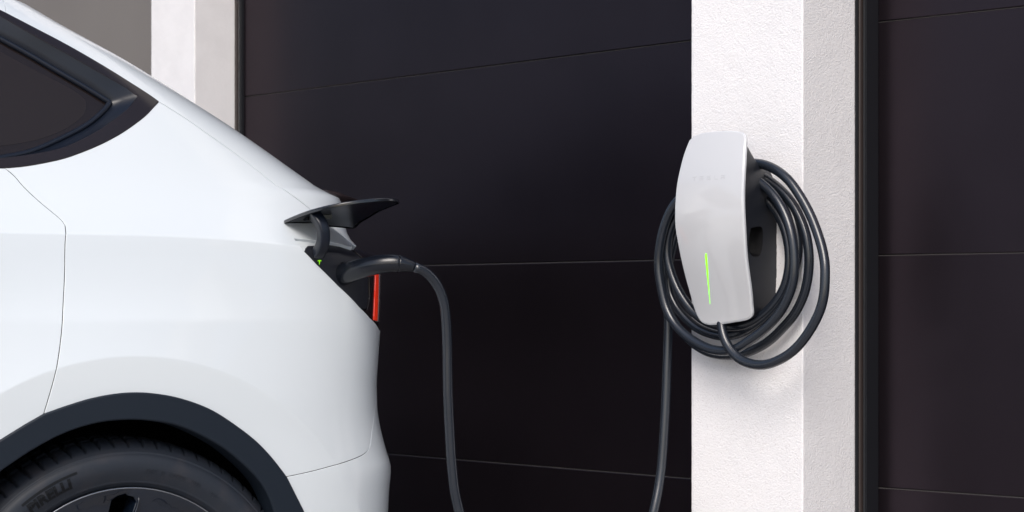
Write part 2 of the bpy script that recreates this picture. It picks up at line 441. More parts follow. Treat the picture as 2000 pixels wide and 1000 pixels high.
# ------------------------------------------------------------------ the car
TH = R(30)
EX = np.array([math.cos(TH), math.sin(TH), 0]); EY = np.array([-math.sin(TH), math.cos(TH), 0])
WF = at_depth(250, HOR, 3.84); WHEEL_Y = -.915; ZC = .356
CO = flat(WF) - EY * WHEEL_Y                           # rear axle centre on the ground
def c2w(P): P = np.atleast_2d(P); return CO + P[:, :1] * EX + P[:, 1:2] * EY + P[:, 2:3] * UP
def at_y(px, py, y):                                   # pixel -> car-local point on the plane y
    P = hit_plane(px, py, CO + EY * y, EY) - CO; return np.array([P @ EX, y, P[2]])

ZCR = 1.105                                             # shoulder crease height
Wlow = Pchip([.15, .30, .45, .60, .78, .92, 1.03, ZCR, 1.2], [.84, .885, .905, .913, .915, .911, .902, .891, .868])
Wup = Pchip([ZCR, 1.12, 1.14, 1.16, 1.18, 1.20, 1.23, 1.28, 1.36, 1.45, 1.55, 1.62], [.891, .8765, .857, .839, .823, .809, .791, .766, .729, .686, .634, .588])
def drop(x): return .055 * np.clip(x / .7, 0, 1.4) ** 2
def Wf(x, z):
    zz = z + drop(x)
    w = np.where(zz < ZCR, Wlow(zz), Wup(zz))
    w = w - .045 * np.clip((x + .1) / .9, 0, 1.2) ** 2
    r = np.hypot(x, z - ZC)
    w = w + .034 * np.clip((.82 - r) / (.82 - .522), 0, 1) ** 2 * np.clip((1.06 - z) / .12, 0, 1)
    return w
def inset(b, ph): c = np.cos(ph); return b * (1 - c) * (1 - .72 * c * c)
Az = Pchip([.2, .9, 1.1, 1.2, 1.35, 1.55], [.34, .34, .36, .38, .36, .30])
Bz = Pchip([.2, .9, 1.1, 1.2, 1.35, 1.55], [.22, .22, .24, .26, .26, .24])
def slice_pts(xe, z, ph):
    a, b = Az(z), Bz(z); x0 = xe - a; x = x0 + a * np.sin(ph)
    return x, -(Wf(x, z) - inset(b, ph)), z
SIL = [(-330, -122), (-200, -88), (-100, -52), (25, 0), (125, 56), (250, 124), (295, 151), (380, 204), (455, 252), (525, 300), (600, 353), (632, 374), (655, 382), (668, 396), (671, 420),
       (675, 443), (678, 456), (684, 467), (697, 481), (722, 490), (738, 499), (745, 508), (747, 530), (746.5, 580), (743, 640), (739, 700), (736, 760), (737, 792), (742, 830),
       (749, 860), (757.5, 890), (763, 908), (763.5, 917), (760, 960), (758, 1000), (750, 1100), (735, 1200)]
zt, xt = [], []
PHS = np.linspace(.2, 1.57, 120)
for (px, py) in SIL:
    z = CAM_H + (HOR - py) / 1040.; xe = (px - 250) / 900. + .2
    for _ in range(14):
        x, y, _z = slice_pts(xe, z, PHS); P = np.stack([x, y, np.full_like(x, z)], 1); q = project(c2w(P)); i = np.argmax(q[:, 0])
        xe += (px - q[i, 0]) / 900.; z += (q[i, 1] - py) / 1000.
    zt.append(z); xt.append(xe)
XE = Pchip(zt, xt)
print('x_end range', min(xt), max(xt), 'z range', min(zt), max(zt))
ZTOP = max(zt)
def S(s, z):
    s = np.asarray(s, float); z = np.asarray(z, float); s, z = np.broadcast_arrays(s, z)
    xe = XE(z); a = Az(z); b = Bz(z); x0 = xe - a
    ph = np.clip((s - x0) / a, 0, math.pi / 2)
    side = s < x0
    x = np.where(side, s, x0 + a * np.sin(ph)); w = Wf(x, z); y = -(w - inset(b, ph))
    t = np.maximum(s - (x0 + a * math.pi / 2), 0); half = w - b
    tau = np.clip(t / half, 0, 1)
    y = np.where(t > 0, -half * (1 - tau), y); x = x + .05 * np.sin(tau * math.pi / 2) ** 2
    return np.stack([x, y, z], 1)
def s_mid(z): xe = XE(z); a = Az(z); return float(xe - a + a * math.pi / 2 + Wf(xe, z) - Bz(z))
def s_phi(z, deg): return float(XE(z) - Az(z) + Az(z) * R(deg))
def tr(pts, uv0): return trace(S, pts, uv0, c2w)

def offS(off):
    def F_(u, v):
        u, v = np.broadcast_arrays(np.asarray(u, float), np.asarray(v, float)); uv = np.stack([u, v], 1); return S(u, v) + surf_n(S, uv) * off
    return F_
def sm(pts): return catmull(pts, .008)
_q = np.arange(R(-20), R(200), .006 / .522)
CREASE = np.vstack([np.stack([(.522 + d) * np.cos(_q), ZC + (.522 + d) * np.sin(_q)], 1) for d in (-.0025, .0025)])
CREASE = CREASE[CREASE[:, 0] < .42]
_x = np.arange(-1.1, .38, .006)
CREASE = np.vstack([CREASE] + [np.stack([_x, ZCR - drop(_x) + d], 1) for d in (-.0025, .0025)])
car = empty('parked_car', CO, TH)
tag(car, 'white electric car with open charge flap, backed up to the garage', 'car')

door_seam = [(85, 811), (95, 778), (107, 735), (117, 680), (123, 610), (126.5, 540), (128, 470), (127.5, 440), (121, 430), (100, 412), (75, 391), (48, 366), (28, 343), (10, 328)]
trim_low = [(10, 328), (50, 324), (90, 317), (125, 309), (165, 295), (200, 280), (237, 260), (262, 243), (285, 225), (300, 209), (310, 198)]
hatch_seam = [(310, 198), (360, 229), (400, 257), (450, 292), (500, 330), (550, 367), (600, 403), (645, 440), (670, 460), (694, 480)]
port_left = [(690, 484), (668, 478), (640, 473), (605, 469), (575, 466)]
port_diag = [(575, 466), (594, 490), (620, 517), (660, 557), (702, 599), (722, 620), (736, 633)]
rear_seam = [(741, 645), (740.5, 680), (738, 730), (733, 790), (727, 840), (723, 868), (719, 879), (710, 888), (690, 897), (650, 910), (600, 923), (557, 932)]
arch_out = [(557, 932), (530, 897), (500, 865), (462, 835), (410, 802), (350, 780), (300, 771), (265, 769), (230, 771), (180, 780), (130, 795), (85, 811)]
a1 = tr(door_seam, (-.2, .75)); a2 = tr(trim_low, a1[-1]); a3 = tr(hatch_seam, a2[-1]); a4 = tr(port_left, a3[-1])
a5 = tr(port_diag, a4[-1]); a6 = tr(rear_seam, a5[-1]); a7 = tr(arch_out, a6[-1])
corner_ = int(7)
a1s = np.vstack([sm(a1[:8])[:-1], sm(a1[7:])]); a2s, a3s, a6s, a7s = sm(a2), sm(a3), sm(a6), sm(a7)
panel('quarter_panel', S, np.vstack([a1s[:-1], a2s[:-1], a3s[:-1], a4[:-1], a5[:-1], a6s[:-1], a7s[:-1]]), M['paint'], car, grid=.011, mirror='copy', extra=CREASE, gap=.0018)

def gap_shade(uv): sweep('gap_shade', S(uv[:, 0], uv[:, 1]) - surf_n(S, uv) * .0042, .0024, M['hole'], car, seg=6, cap=False)  # dark tube laid in the panel gap to stand for its shade
gap_shade(a1s); gap_shade(a3s[:-6]); gap_shade(a6s)
# rear door, forward of the quarter panel, and the front door beyond it (outside the frame)
fwd = lambda x, z: np.array([x, z])
arch_in_front = tr([(85, 811), (50, 831), (0, 862)], a1[0])
dz_belt = a1[-1][1]
ang = np.linspace(R(150), R(178), 8); arc = np.stack([.452 * np.cos(ang), ZC + .452 * np.sin(ang)], 1)
rd = np.vstack([a1s[::-1][:-1], arch_in_front, arc[arc[:, 0] < arch_in_front[-1][0] - .01], [(-.60, .28), (-1.10, .28), (-1.10, dz_belt + .004)]])
panel('rear_door', S, rd, M['paint'], car, grid=.016, mirror='copy', extra=CREASE, gap=.0018)
panel('front_door', S, [(-1.10, .28), (-1.10, dz_belt + .004), (-2.05, dz_belt - .03), (-2.12, .9), (-2.05, .28)], M['paint'], car, grid=.03, mirror='copy')
panel('sill', S, [(-.50, .18), (-.50, .28), (-2.05, .28), (-2.05, .18)], M['cladding'], car, grid=.03, mirror='copy')

# hatch and roof rail: everything above the hatch seam, wrapped over to the far side
trim_up = [(310, 198), (295, 187), (250, 158), (200, 127), (125, 84), (60, 50), (12, 25)]
b1 = tr(trim_up, a2[-1]); roof_seam = tr([(12, 25), (10.5, 12), (6, 0), (3, -8)], b1[-1])
zg1, zg0 = roof_seam[-1][1] , 1.235
zl0 = a3[-1][1]
gl_l = [(s_phi(z, 96), z) for z in np.linspace(zg0, zg1 + .02, 14)]
mid = lambda z: (s_mid(z) + .0015, z)
b1s = sm(b1); hatch = np.vstack([a3s[::-1], b1s[1:], roof_seam[1:], gl_l[::-1][1:], [mid(zg0), mid(1.2), mid(1.15), mid(zl0)],])
panel('tailgate', S, hatch, M['paint'], car, grid=.013, mirror='join')
panel('rear_window', S, np.vstack([gl_l, [mid(z) for z in np.linspace(zg1 + .02, zg0, 8)]]), M['window_glass'], car, grid=.025, mirror='join', off=-.001)
# roof rail in front of the hatch, outside the frame
rr_top = tr([(3, -8), (-100, -52), (-200, -88)], roof_seam[-1])
railo = tr([(12, 25), (-100, -22), (-200, -55), (-330, -90)], roof_seam[0])
zr_ = min(ZTOP - .004, railo[-1][1] + .045)
rail = np.vstack([roof_seam, [(roof_seam[-1][0] - .12, zr_), (railo[-1][0], zr_)], railo[::-1][:-1]])
panel('roof_rail', S, rail, M['paint'], car, grid=.016, mirror='copy')

# side window: flush outer trim, sloping reveal, rubber, glass
tin_up = [(268, 189), (250, 174), (200, 145), (125, 102), (60, 66), (0, 31)]
tin_lo = [(0, 309), (62, 301), (125, 287), (187, 257), (225, 232), (250, 212)]
c_up = tr(tin_up, b1[1]); c_lo = tr(tin_lo, a2[1]); 
gl_up = tr([(222, 189), (175, 160), (125, 131), (60, 93), (0, 60)], c_up[2]); gl_lo = tr([(0, 299.5), (62, 287), (125, 261), (175, 235), (200, 215), (214, 200)], c_lo[0])
XF = -.95
def ext(last, prev, x):                                  # carry a line forward past the frame, flattening out
    sl = (last[1] - prev[1]) / (last[0] - prev[0]); return [(last[0] + (x - last[0]) * k, last[1] + sl * (x - last[0]) * (k - .42 * k * k)) for k in (.25, .5, .75, 1)]
trim_lo_f = tr([(10, 328), (0, 329.5)], a2[0])
tu = np.vstack([b1s, ext(b1[-1], b1[-2], XF)]); tl = np.vstack([a2s[::-1][:-1], trim_lo_f, ext(trim_lo_f[-1], a2[1], XF)])
iu = np.vstack([sm(c_up), ext(c_up[-1], c_up[-2], XF + .03)]); il = np.vstack([sm(c_lo[::-1]), ext(c_lo[0], c_lo[1], XF + .03)])
gu_ = np.vstack([sm(gl_up), ext(gl_up[-1], gl_up[-2], XF + .05)]); gl_ = np.vstack([sm(gl_lo[::-1]), ext(gl_lo[0], gl_lo[1], XF + .05)])
outer = np.vstack([tu, tl[::-1][:-1]]); inner = np.vstack([iu, il[::-1]]); glass = np.vstack([gu_, gl_[::-1]])
panel('window_trim', S, outer, M['gloss_black'], car, grid=.02, holes=[inner], mirror='copy', off=.001, thick=.012, gap=.001)
def resamp(poly, n):
    P = np.array(poly); P = np.vstack([P, P[:1]]); L = np.concatenate([[0], np.cumsum(np.linalg.norm(np.diff(P, axis=0), axis=1))])
    q = np.linspace(0, L[-1], n, endpoint=False); return np.stack([np.interp(q, L, P[:, i]) for i in (0, 1)], 1)
def pair_rings(A, B, na):                                # resample upper and lower runs of both rings separately so corners correspond
    def run(poly, m):
        P = np.array(poly); L = np.concatenate([[0], np.cumsum(np.linalg.norm(np.diff(P, axis=0), axis=1))]); q = np.linspace(0, L[-1], m)
        return np.stack([np.interp(q, L, P[:, i]) for i in (0, 1)], 1)
    return np.vstack([run(A[0], na), run(A[1][::-1], na)]), np.vstack([run(B[0], na), run(B[1][::-1], na)])
GD = .024
iu2, gl2 = pair_rings((iu, il), (gu_, gl_), 90)
def Soff(uv, off): return S(uv[:, 0], uv[:, 1]) + surf_n(S, uv) * off
rv = []
for k, (t, d) in enumerate([(0, -.0005), (.12, -.004), (.5, -.0125), (.92, -GD + .002), (1.02, -GD - .004)]):
    rv.append(Soff(iu2 * (1 - t) + gl2 * t, d))
n_ = len(iu2); V = np.vstack(rv); F = [(j * n_ + k, j * n_ + (k + 1) % n_, (j + 1) * n_ + (k + 1) % n_, (j + 1) * n_ + k) for j in range(4) for k in range(n_)]
for sg in (1, -1): mesh_obj('window_reveal', V * [1, sg, 1], F if sg > 0 else [f[::-1] for f in F], M['satin_black'], car)
Wg = Soff(resamp(glass, 160), -GD + .003)
for sg in (1, -1): sweep('window_seal', np.vstack([Wg, Wg[:1]]) * [1, sg, 1], .006, M['satin_black'], car, seg=8, cap=False)
tz = tr([(0, 84), (60, 117), (125, 150), (160, 170), (174, 185), (176, 195), (170, 212), (140, 237), (90, 258), (40, 269), (0, 274)], gl_up[2])
tzp = np.vstack([[(XF + .12, tz[0][1] + .17)], sm(tz), [(XF + .12, tz[-1][1])]])
panel('clear_zone', S, tzp, M['glass_clear_zone'], car, grid=.03, mirror='copy', off=-GD + .0006, gap=0, thick=.0004, lip=.0001)
panel('side_window', S, glass, M['window_glass'], car, grid=.03, mirror='copy', off=-GD, gap=-.003, thick=.004)

# wheel arch cladding
arch_o2 = np.vstack([tr([(640, 1130), (620, 1062), (606, 1030), (591, 1000), (575, 968)], (.33, .55)), a7s[:-1], arch_in_front, arc[arc[:, 0] < arch_in_front[-1][0] - .01]])
arch_i = tr([(0, 917), (60, 877), (125, 843), (190, 823), (250, 817), (300, 820), (350, 830), (425, 866), (465, 896), (500, 930), (519, 957), (533, 990), (548, 1050), (552, 1120)], arch_in_front[-1])
ang = np.linspace(R(178), R(151), 6); arci = np.stack([.404 * np.cos(ang), ZC + .404 * np.sin(ang)], 1); arci = arci[arci[:, 0] < arch_i[0][0] - .01]
panel('wheel_arch_trim', S, np.vstack([arch_o2, arci, sm(arch_i)]), M['cladding'], car, grid=.014, off=.006, thick=.06, lip=.004, gap=.001, mirror='copy')

# bumper
bl = arch_o2[:5]
z_b0, z_b1 = bl[0][1], a6[0][1]
bump = np.vstack([a6[::-1], bl[::-1], [(bl[0][0], .24), mid(.24)], [mid(z) for z in np.linspace(.3, z_b1, 12)]])
bump = np.vstack([a6[:1], [mid(z) for z in np.linspace(z_b1, .26, 14)], [(bl[0][0] + .02, .26)], sm(np.vstack([bl, a7[:1]]))[:-1], a6s[::-1][:-1]])
panel('rear_bumper', S, bump, M['paint'], car, grid=.013, extra=CREASE, mirror='join', thick=.03)

# tail light and charge port
zt1 = a3[-1][1]; lower = tr([(722, 620), (736, 633), (741, 643)], a5[-2])
housing = np.vstack([tr([(690, 484), (706, 496), (719, 517), (725, 545), (726, 580), (721, 606), (704, 603)], a4[0]), lower, [mid(z) for z in np.linspace(lower[-1][1] + .002, zt1 - .002, 8)], [a3[-1] + (.001, -.002)]])
panel('tail_light', S, housing, M['gloss_black'], car, grid=.012, mirror='join', off=-.004, thick=.03)
light = car.children[-1]
def z_row(py_): return CAM_H + (HOR - py_) / 1000.
SP = offS(-.007); SLn = offS(-.0015)
def trp(pts, uv0): return trace(SP, pts, uv0, c2w)
def strip(px_l, px_r):
    L = tr(px_l, a5[-2]); Rr = tr(px_r, L[0]); return np.vstack([L, Rr[::-1]])
for o_ in [panel('red_lens', S, strip([(735.5, 512), (736, 540), (734.5, 580), (732.5, 624)], [(741, 512), (741.5, 540), (740.5, 580), (738.8, 626)]), M['red'], light, grid=.01, off=-.0015, thick=.008, gap=.0002)]: pass
cl = tr([(742.2, 512), (742.6, 540), (741.8, 580), (740.0, 628)], a5[-2]); zc_ = [q[1] for q in cl]
clear = np.vstack([cl, [(s_phi(q[1], 84), q[1]) for q in cl[::-1]]])
panel('clear_lens', S, clear, M['clear'], light, grid=.01, off=-.001, thick=.008, gap=.0002)

port_poly = np.vstack([trp([(594.5, 491), (594, 485), (600, 479), (640, 477), (668, 481), (688, 487), (703, 499), (716, 519), (722, 545), (723, 578), (718, 603), (706, 601)], a5[1]), trp([(660, 558.5), (620, 518.5)], a5[3])])
hole_c = (675, 533)
hole_px = [(hole_c[0] + 13.5 * math.cos(q) * (1 + .1 * math.sin(q)) + 4 * math.sin(q), hole_c[1] + 22 * math.sin(q)) for q in np.linspace(0, 2 * math.pi, 20, endpoint=False)]
hole_uv = trp(hole_px, a5[3])
port = panel('charge_port', S, port_poly, M['port'], car, grid=.008, off=-.007, thick=.03, lip=.004, holes=[hole_uv], hole_thick=.05)
# white painted step between body and port
step_poly = np.vstack([a4[::-1][:1], trp([(594, 490), (594, 485), (600, 479), (640, 477), (668, 481), (688, 487)], a5[1]), a4[:-1]])
panel('port_recess', S, step_poly, M['paint'], car, grid=.006, off=-.006, thick=.02, gap=-.0008, estep=.004)
hc = Soff(hole_uv, -.045); mesh_obj('socket', np.vstack([hc, hc.mean(0)[None]]), [(i, (i + 1) % 20, 20) for i in range(20)], M['hole'], port)
# glowing emblem: a T with a curved bar and a pointed stem
EM = [(-1, .72), (-.55, .93), (0, 1), (.55, .93), (1, .72), (.82, .44), (.52, .60), (.26, .62), (0, -1), (-.26, .62), (-.52, .60), (-.82, .44)]
em_px = [(623.8 + 3.6 * x + .25 * y, 512.6 - 4.6 * y) for x, y in EM]
panel('emblem', S, trp(em_px, a5[2]), M['emblem'], port, grid=.002, off=-.0062, thick=.001, gap=0, lip=.0002, estep=.002)

# charge flap: thin curved plate standing off the body, on a goose-neck arm
def yb(px, py, uv=None):
    u, e = invert(S, px, py, a5[1] if uv is None else uv, c2w); return float(S(np.array([u[0]]), np.array([u[1]]))[0, 1])
y1 = yb(575, 440)
flap_near = [(556, 431.5), (575, 424), (610, 412.5), (650, 402), (690, 394.5), (730, 390), (760, 389), (775, 391), (778, 394)]
flap_far = [(765, 401), (740, 409), (720, 420), (703, 434), (690, 443.5), (683, 443), (660, 440), (640, 437.5), (600, 435), (570, 433.2)]
fn_y = [-.005, -.035, -.085, -.125, -.145, -.15, -.145, -.13, -.115]; ff_y = [-.09, -.05, -.01, .02, .05, .05, .045, .04, .015, .0]
ring = np.array([at_y(p[0], p[1], y1 + d) for p, d in zip(flap_near, fn_y)] + [at_y(p[0], p[1], y1 + d) for p, d in zip(flap_far, ff_y)])
def flap_mesh():
    # plan outline (x,y) with height from a smooth fit, so that the plate is one clean curved sheet
    A = np.stack([np.ones(len(ring)), ring[:, 0], ring[:, 1], ring[:, 0] ** 2, ring[:, 0] * ring[:, 1], ring[:, 1] ** 2], 1)
    cf, *_ = np.linalg.lstsq(A, ring[:, 2], rcond=None); res = ring[:, 2] - A @ cf
    print('flap fit residual mm', np.round(res * 1000, 1))
    def SF(u, v): return np.stack([u, v, cf[0] + cf[1] * u + cf[2] * v + cf[3] * u * u + cf[4] * u * v + cf[5] * v * v], 1)
    dense = catmull(np.vstack([ring[:, :2], ring[:1, :2]]), .006)[:-1]
    top = panel('charge_flap', SF, dense, M['flap'], car, grid=.008, gap=0, thick=.0065, off=.003, lip=.0018, estep=.005)
    und = panel('flap_underside', SF, dense, M['satin_black'], top, grid=.008, gap=.0055, thick=.001, off=.0035, lip=.0008, flip=-1, estep=.005)
    return top
flap = flap_mesh()
yl = yb(620, 503, a5[2])
armp = [at_y(613, 419, yl - .012), at_y(621, 428, yl - .022), at_y(628, 440, yl - .029), at_y(631.5, 456, yl - .031), at_y(631, 472, yl - .028), at_y(627, 485, yl - .019), at_y(620.5, 496, yl - .006)]
print('arm y', y1, yl)
ap = catmull(armp, .004)
sweep('hinge_arm', ap, [(.0105, .013)] * len(ap), M['satin_black'], flap, seg=20, up=(0, 1, 0.0), square=True)
for (px, py, w) in [(634, 421, .012), (604, 424, .010)]:
    c = at_y(px, py + 3, y1 - .03); box('hinge_pad', c - [w, .012, .004], c + [w, .012, .006], M['flap'], flap, bevel=.002)

# small rear spoiler, black, behind the end of the hatch
yS = -.46
sp = [at_y(628, 373, yS), at_y(655, 376, yS), at_y(680, 385, yS), at_y(706, 396, yS), at_y(700, 400, yS), at_y(660, 396, yS), at_y(630, 384, yS)]
prof = catmull(np.vstack([sp, sp[:1]]), .01)[:-1]; ys = np.linspace(-1, 1, 25); vs_ = []
for t in ys:
    for p in prof: vs_.append((p[0] + .05 * (1 - t * t) - .03 * abs(t) ** 6, yS * -t * 1.12, p[2] + .012 * (1 - t * t)))
k = len(prof); fs = [(i * k + j, i * k + (j + 1) % k, (i + 1) * k + (j + 1) % k, (i + 1) * k + j) for i in range(24) for j in range(k)] + [tuple(range(k)), tuple(range(24 * k, 25 * k))[::-1]]
o = mesh_obj('rear_spoiler', vs_, fs, M['gloss_black'], car)
bm = bmesh.new(); bm.from_mesh(o.data); bmesh.ops.recalc_face_normals(bm, faces=bm.faces); bm.to_mesh(o.data); bm.free()

# roof cap, inner dark shell, front body (outside the frame)
zc0 = zr_ - .002
def cap(name, x0, z, m):
    pts = [(x0, -Wf(np.array(x0), np.array(z)) + .02)] + [tuple(S(np.array([s]), np.array([z]))[0, :2]) for s in np.linspace(x0 + .1, s_mid(z), 14)]
    rows = []
    for (x, y) in pts: rows.append([(x, y * t, z + .03 * (1 - t * t)) for t in np.linspace(1, -1, 9)])
    V = [p for r in rows for p in r]; F = [(i * 9 + j, i * 9 + j + 1, (i + 1) * 9 + j + 1, (i + 1) * 9 + j) for i in range(len(rows) - 1) for j in range(8)]
    return mesh_obj(name, V, F, m, car)
cap('glass_roof', -1.35, zc0, M['window_glass'])
def loft(name, secs, m):
    n = len(secs[0]); V = [p for s_ in secs for p in s_]; F = [(i * n + j, i * n + j + 1, (i + 1) * n + j + 1, (i + 1) * n + j) for i in range(len(secs) - 1) for j in range(n - 1)]
    o = mesh_obj(name, V, F, m, car); bm = bmesh.new(); bm.from_mesh(o.data); bmesh.ops.recalc_face_normals(bm, faces=bm.faces); bm.to_mesh(o.data); bm.free(); return o
def sec(x, w, zlo, zhi, cr):
    q = [(-w * .95, zlo), (-w, zlo + .2), (-w, zhi - .18), (-w * .9, zhi - .04), (-w * .6, zhi), (0, zhi + cr)]; q = q + [(-y, z) for y, z in q[-2::-1]]
    return [(x, y, z) for y, z in q]
loft('front_body', [sec(-2.08, .90, .2, 1.06, .03), sec(-2.4, .92, .2, 1.03, .03), sec(-2.9, .92, .2, .96, .03), sec(-3.3, .89, .2, .86, .03), sec(-3.6, .80, .22, .74, .02), sec(-3.75, .66, .3, .6, .01)], M['paint'])
loft('windscreen', [[(-1.36, y * .58, zc0 + .03 * (1 - y * y)) for y in np.linspace(-1, 1, 9)], [(-1.75, y * .68, zc0 - .17 + .05 * (1 - y * y)) for y in np.linspace(-1, 1, 9)], [(-2.25, y * .78, 1.05 + .06 * (1 - y * y)) for y in np.linspace(-1, 1, 9)]], M['window_glass'])
gp = [(-.96, 1.13), (-2.06, 1.07), (-1.42, 1.55), (-1.0, 1.58)]
panel('front_window', S, gp, M['window_glass'], car, grid=.04, mirror='copy', off=-.01)
# inner shell: dark body structure behind the panels so that gaps read black
def shell():
    V, F = [], []
    zz = np.concatenate([np.linspace(.62, zc0, 26)]); n = 30
    for z in zz:
        ss = np.linspace(-1.9, s_mid(z), n); uv = np.stack([ss, np.full(n, z)], 1); P = S(uv[:, 0], uv[:, 1]) - surf_n(S, uv) * .055
        P[:, 1] = np.minimum(P[:, 1], 0); V += list(P)
    F = [(i * n + j, i * n + j + 1, (i + 1) * n + j + 1, (i + 1) * n + j) for i in range(len(zz) - 1) for j in range(n - 1)]
    # leave the wheel house and the charge socket open
    V = np.array(V); F = [f for f in F if np.hypot(V[list(f), 0].mean(), V[list(f), 2].mean() - ZC) > .50]
    k = len(V); V2 = np.vstack([V, V * [1, -1, 1]]); F2 = F + [tuple(k + i for i in f[::-1]) for f in F]
    mesh_obj('inner_body', V2, F2, M['liner'], car)
shell()
# wheel house
V, F = [], []; an = np.linspace(R(-5), R(185), 40); yy = [-.93, -.90, -.80, -.62, -.60]; rr = [.43, .44, .45, .45, .05]
for y, r in zip(yy, rr): V += [(r * math.cos(a), y, ZC + r * math.sin(a)) for a in an]
F = [(i * 40 + j, i * 40 + j + 1, (i + 1) * 40 + j + 1, (i + 1) * 40 + j) for i in range(4) for j in range(39)]
for sg in (1, -1): mesh_obj('wheel_house', np.array(V) * [1, sg, 1], F, M['liner'], car)

# ---- wheels
RT = .368; ZW = .356
def tyre_mesh():
    # half profile: (offset from outer face inwards, radius); outer sidewall at w=0
    W_ = .262
    key = [(.030, .268), (.014, .276), (.003, .292), (-.004, .312), (-.002, .330), (.004, .340), (.010, .3475), (.018, .3545), (.028, .3600), (.042, .3640), (.070, .3668), (.100, .3678), (.131, .368)]
    half = catmull(key, .0022); oth = half[::-1][1:] * [-1, 1] + [W_, 0]
    coarse = oth[::6]
    prof = np.vstack([half, coarse]); n = 1100; a = np.arange(n) * 2 * math.pi / n
    m = len(prof); A, Wv = np.meshgrid(a, prof[:, 0], indexing='ij'); _, Rv = np.meshgrid(a, prof[:, 1], indexing='ij'); Rv = Rv.copy()
    w = np.clip(Wv, 0, W_); tread = (w > .010) & (Rv > .345)
    # sweeping lateral grooves
    per = 2 * math.pi / 78
    lean = .45 * w
    ph = np.mod(A + lean + .35 * np.maximum(.05 - w, 0), per) / per
    dgr = np.abs(ph - .5) * per * RT
    width = np.interp(w, [.016, .024, .06, .12], [.0012, .0026, .0036, .0036])
    g = np.clip(1.35 - dgr / np.maximum(width, 1e-4) * .9, 0, 1) * np.clip((w - .011) / .006, 0, 1)
    Rv = Rv - np.where(tread, g * .0065, 0)
    for c in (.062, .105, .157, .200): Rv -= np.where(tread, np.clip(1 - np.abs(w - c) / .006, 0, 1) ** .4 * .006, 0)
    # moulded rings on the sidewall
    for rc, d in ((.3405, .0011), (.3375, -.0008), (.286, .0012)): Rv = Rv
    Y = Wv.copy(); rr_ = np.tile(prof[:, 1], (n, 1))
    for rc, wd, hgt in ((.3415, .0012, .0011), (.3385, .0010, -.0009), (.2845, .0012, .0012), (.2800, .0010, -.001)):
        Y -= np.where(Wv < .08, np.exp(-((rr_ - rc) / wd) ** 2) * hgt, 0)
    V = np.stack([Rv * np.cos(A), Y, Rv * np.sin(A)], -1).reshape(-1, 3)
    i = np.arange(n)[:, None]; j = np.arange(m - 1)[None]; p = (i * m + j); q = ((i + 1) % n) * m + j
    F = np.stack([p, p + 1, q + 1, q], -1).reshape(-1, 4)
    return V, F
wheel = empty('wheel', (0, WHEEL_Y, ZW)); wheel.parent = car
V, F = tyre_mesh()
tyre = mesh_obj('tyre', V, F[:, ::-1], M['tyre'], wheel)
# rim: dish with ten turbine blades; wheel-plane surface u = x, v = z, outwards is -y
def SD(u, v):
    u, v = np.broadcast_arrays(np.asarray(u, float), np.asarray(v, float)); r = np.hypot(u, v); tw = np.arctan2(v, u) - (.262 - r) * 1.1 - R(89)
    fr = np.mod(tw / (math.pi / 5), 1.0); fade = np.clip((.268 - r) / .02, 0, 1) * np.clip((r - .09) / .05, 0, 1)
    return np.stack([u, .008 + .012 * np.cos(np.clip(r / .28, 0, 1) * math.pi / 2) + .016 * fade * (1 - fr) ** 1.5, v], 1)
holes = []
for k in range(10):
    c = R(90 - 1) + k * math.pi / 5
    h = []
    for (r, d) in [(.258, -3), (.262, 1), (.260, 4), (.252, 6.2), (.22, 7.0), (.18, 7.5), (.13, 7.0), (.105, 4), (.105, 0), (.14, -2.5), (.18, -4.5), (.22, -5.5), (.248, -5.3)]:
        tw = R(d) + (.262 - r) * 1.1; h.append((r * math.cos(c + tw), r * math.sin(c + tw)))
    holes.append(h)
circ = [(.272 * math.cos(q), .272 * math.sin(q)) for q in np.linspace(0, 2 * math.pi, 90, endpoint=False)]
rim = panel('rim', SD, circ, M['rim'], wheel, grid=.007, holes=holes, flip=1, thick=.02, hole_thick=.045, lip=.003, gap=0)
q = np.linspace(0, 2 * math.pi, 97)
sweep('rim_edge', np.stack([.2735 * np.cos(q), np.full(97, .0085), .2735 * np.sin(q)], 1), .0016, M['rim_edge'], rim, seg=8, cap=False)
V, F = [], []
for r, y in ((.276, .012), (.268, .03), (.25, .06), (.245, .22)): V += [(r * math.cos(t), y, r * math.sin(t)) for t in q[:-1]]
F = [(i * 96 + j, i * 96 + (j + 1) % 96, (i + 1) * 96 + (j + 1) % 96, (i + 1) * 96 + j) for i in range(3) for j in range(96)]
mesh_obj('barrel', V, F, M['rim'], rim)
V = [(.17 * math.cos(t), .075, .17 * math.sin(t)) for t in q[:-1]]; mesh_obj('brake_disc', V, [tuple(range(96))], M['hole'], rim)
# blades: a lighter twisted edge along one side of each opening
for k in range(10):
    c = R(90 - 1) + k * math.pi / 5; pts = []
    for r, d in [(.256, -5.0), (.24, -5.6), (.21, -5.0), (.17, -3.8), (.13, -2.0), (.105, 0)]:
        tw = R(d) + (.262 - r) * 1.1; pts.append((r * math.cos(c + tw), .018, r * math.sin(c + tw)))
    pb = catmull(pts, .01); sweep('blade', pb, [(.0022, .012)] * len(pb), M['rim'], rim, seg=10, up=(0, 1, 0))
